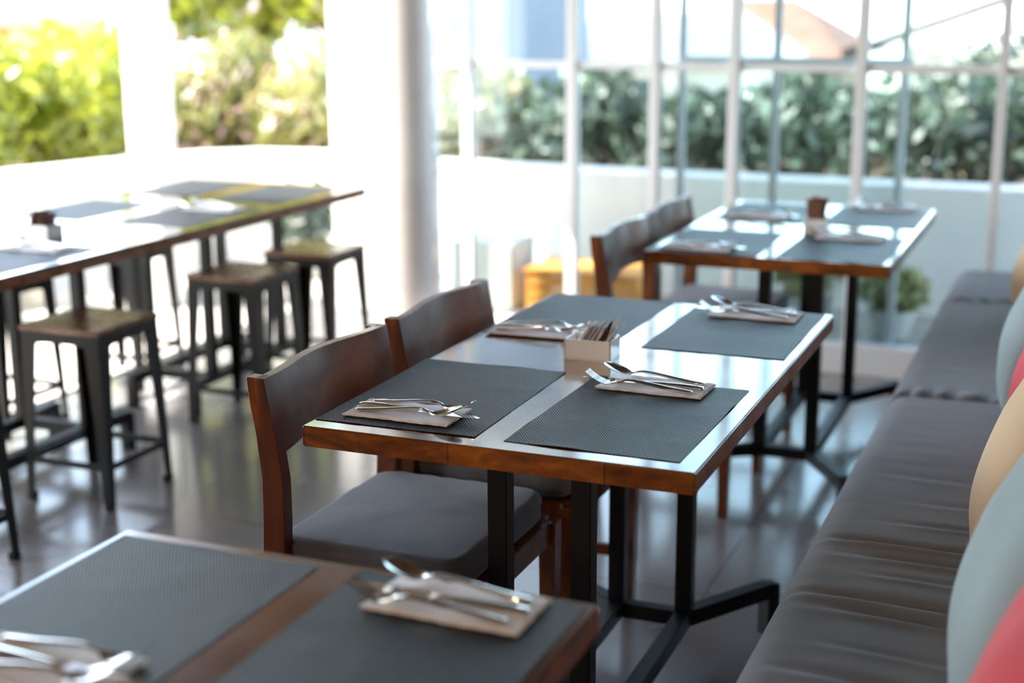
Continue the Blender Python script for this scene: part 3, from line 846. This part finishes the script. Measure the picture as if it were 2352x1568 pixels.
setting('at the near bench-side place of the middle table', -.717, 2.452, PI - .03, (.02, .004, .0, .035))
setting('at the near chair-side place of the middle table', -1.072, 2.128, 0, (-.045, 0, -.006, -.03))
setting('at the far bench-side place of the middle table', -.684, 3.140, PI - .02, (.02, 0, 0, .03))
setting('at the far chair-side place of the middle table', -1.092, 2.800, .05, (-.04, 0, 0, -.03))
setting('on the bench-side mat of the closest table', -.655, 1.420, PI - .02, (.02, 0, .0, .02))
setting('at the lower picture corner on the closest table', -1.005, 1.105, .0, (-.03, 0, 0, -.03))
setting('at the near chair-side place of the far table', -1.045, 3.985, 0, (-.04, 0, 0, 0))
setting('at the near bench-side place of the far table', -.660, 4.320, PI, (.03, 0, 0, 0))
setting('at the far bench-side place of the far table', -.640, 5.000, PI, (.03, 0, 0, 0))
setting('at the far chair-side place of the far table', -1.020, 4.660, 0, (-.03, 0, 0, 0))
setting('by the picture edge on the garden-side table', -2.85, 3.28, PI, (.03, 0, 0, 0))
setting('on the garden-side table nearer the round column', -2.84, 4.17, PI, (.03, 0, 0, 0))


# sugar boxes and sachets
def sugar_box(label, x, y, rz, sx_=.097, sy_=.072, h=.043):
    bm = bmesh.new(); w_ = .004
    box(bm, (0, 0, .002), (sx_, sy_, .004))
    for s_ in (-1, 1):
        box(bm, (0, s_ * (sy_ / 2 - w_ / 2), h / 2), (sx_, w_, h), .0008); box(bm, (s_ * (sx_ / 2 - w_ / 2), 0, h / 2), (w_, sy_, h), .0008)
    o = obj('sugar_box', bm, M['box'], loc=(x, y, T), rotz=rz)
    return tag(o, label, 'sugar box')


def sachet(m_):
    bm = bmesh.new(); W, H_ = .025, .080
    f = lambda i, j, t: Vector(((t - .5) * (.0034 * (1 - (2 * j / 10 - 1) ** 6) * (1 - (2 * i / 8 - 1) ** 4) + .0006), -W + 2 * W * i / 8, H_ * j / 10))
    slab_from_grid(bm, 8, 10, lambda i, j: f(i, j, 1), lambda i, j: f(i, j, 0))
    return obj('sachet', bm, m_, smooth=60)


sach = {k: sachet(M[k + '_sachet']) for k in ('white', 'pink', 'brown')}
used = set()


def fill(x, y, rz, seq, where, grp, tilt=.62, span=.078, zb=.005, sc=1.):
    c, s_ = math.cos(rz), math.sin(rz); R = random.Random(len(seq) * 7 + int(abs(x) * 100))
    for i, k in enumerate(seq):
        lx = -span / 2 - .006 + (span - .008) * i / (len(seq) - 1); ly = R.uniform(-.004, .004)
        o = sach[k]
        if k in used: o = o.copy(); col.objects.link(o)
        used.add(k)
        o.location = (x + c * lx - s_ * ly, y + s_ * lx + c * ly, T + zb)
        o.rotation_euler = (R.uniform(-.10, .10), tilt * R.uniform(.85, 1.1) if i < len(seq) - 2 else tilt * .5, rz); s2 = sc * R.uniform(.92, 1.08)
        o.scale = (1, 1, s2)
        tag(o, '%s sugar sachet standing in the cream box %s' % (k, where), 'sachet', grp % k)


sugar_box('cream ribbed sugar box in the centre of the middle table', -.9065, 2.637, .04)
fill(-.9065, 2.637, .04, ['white', 'white', 'pink', 'white', 'pink', 'white', 'pink', 'white', 'brown', 'white', 'white', 'brown', 'white'], 'on the middle table', '%s sachets on the middle table')
sugar_box('cream sugar box crammed with brown sachets on the far table', -.785, 4.44, PI / 2 + .05)
fill(-.785, 4.44, PI / 2 + .05, ['brown', 'brown', 'white', 'brown', 'brown', 'brown'], 'on the far table', '%s sachets on the far table', tilt=.15, sc=1.25)
sugar_box('cream sugar box on the garden-side table near the picture edge', -2.985, 3.46, .0)
fill(-2.985, 3.46, .0, ['white', 'brown', 'brown', 'white', 'brown', 'brown'], 'on the garden-side table', '%s sachets on the garden-side table', tilt=.3)

# ------------------------------------------------------------------ warm pendant lamps deeper in the room
for i, (x, y) in enumerate(((-1.7, -1.2), (-.3, -1.5))):
    t = thing('pendant_lamp', 'small warm pendant lamp hanging deeper in the room', 'lamp', (x, y, 2.56), 0, 'pendant lamps behind the viewer')
    bm = bmesh.new(); tube(bm, [(0, 0, 0), (0, 0, -.55)], .004, 6); obj('cord', bm, M['black'], t)
    bm = bmesh.new(); lathe(bm, (0, 0, -.72), [(.11, 0), (.10, .06), (.05, .13), (.02, .17)], 24); obj('shade', bm, M['black'], t)
    bm = bmesh.new(); lathe(bm, (0, 0, -.76), [(.012, 0), (.035, .02), (.04, .045), (.02, .075)], 16); obj('bulb', bm, M['bulb'], t)
    ld = bpy.data.lights.new('lamp_light', 'POINT'); ld.energy = 22; ld.color = (1, .74, .50); ld.shadow_soft_size = .05
    lo = bpy.data.objects.new('lamp_light', ld); col.objects.link(lo); lo.parent = t; lo.location = (0, 0, -.82)
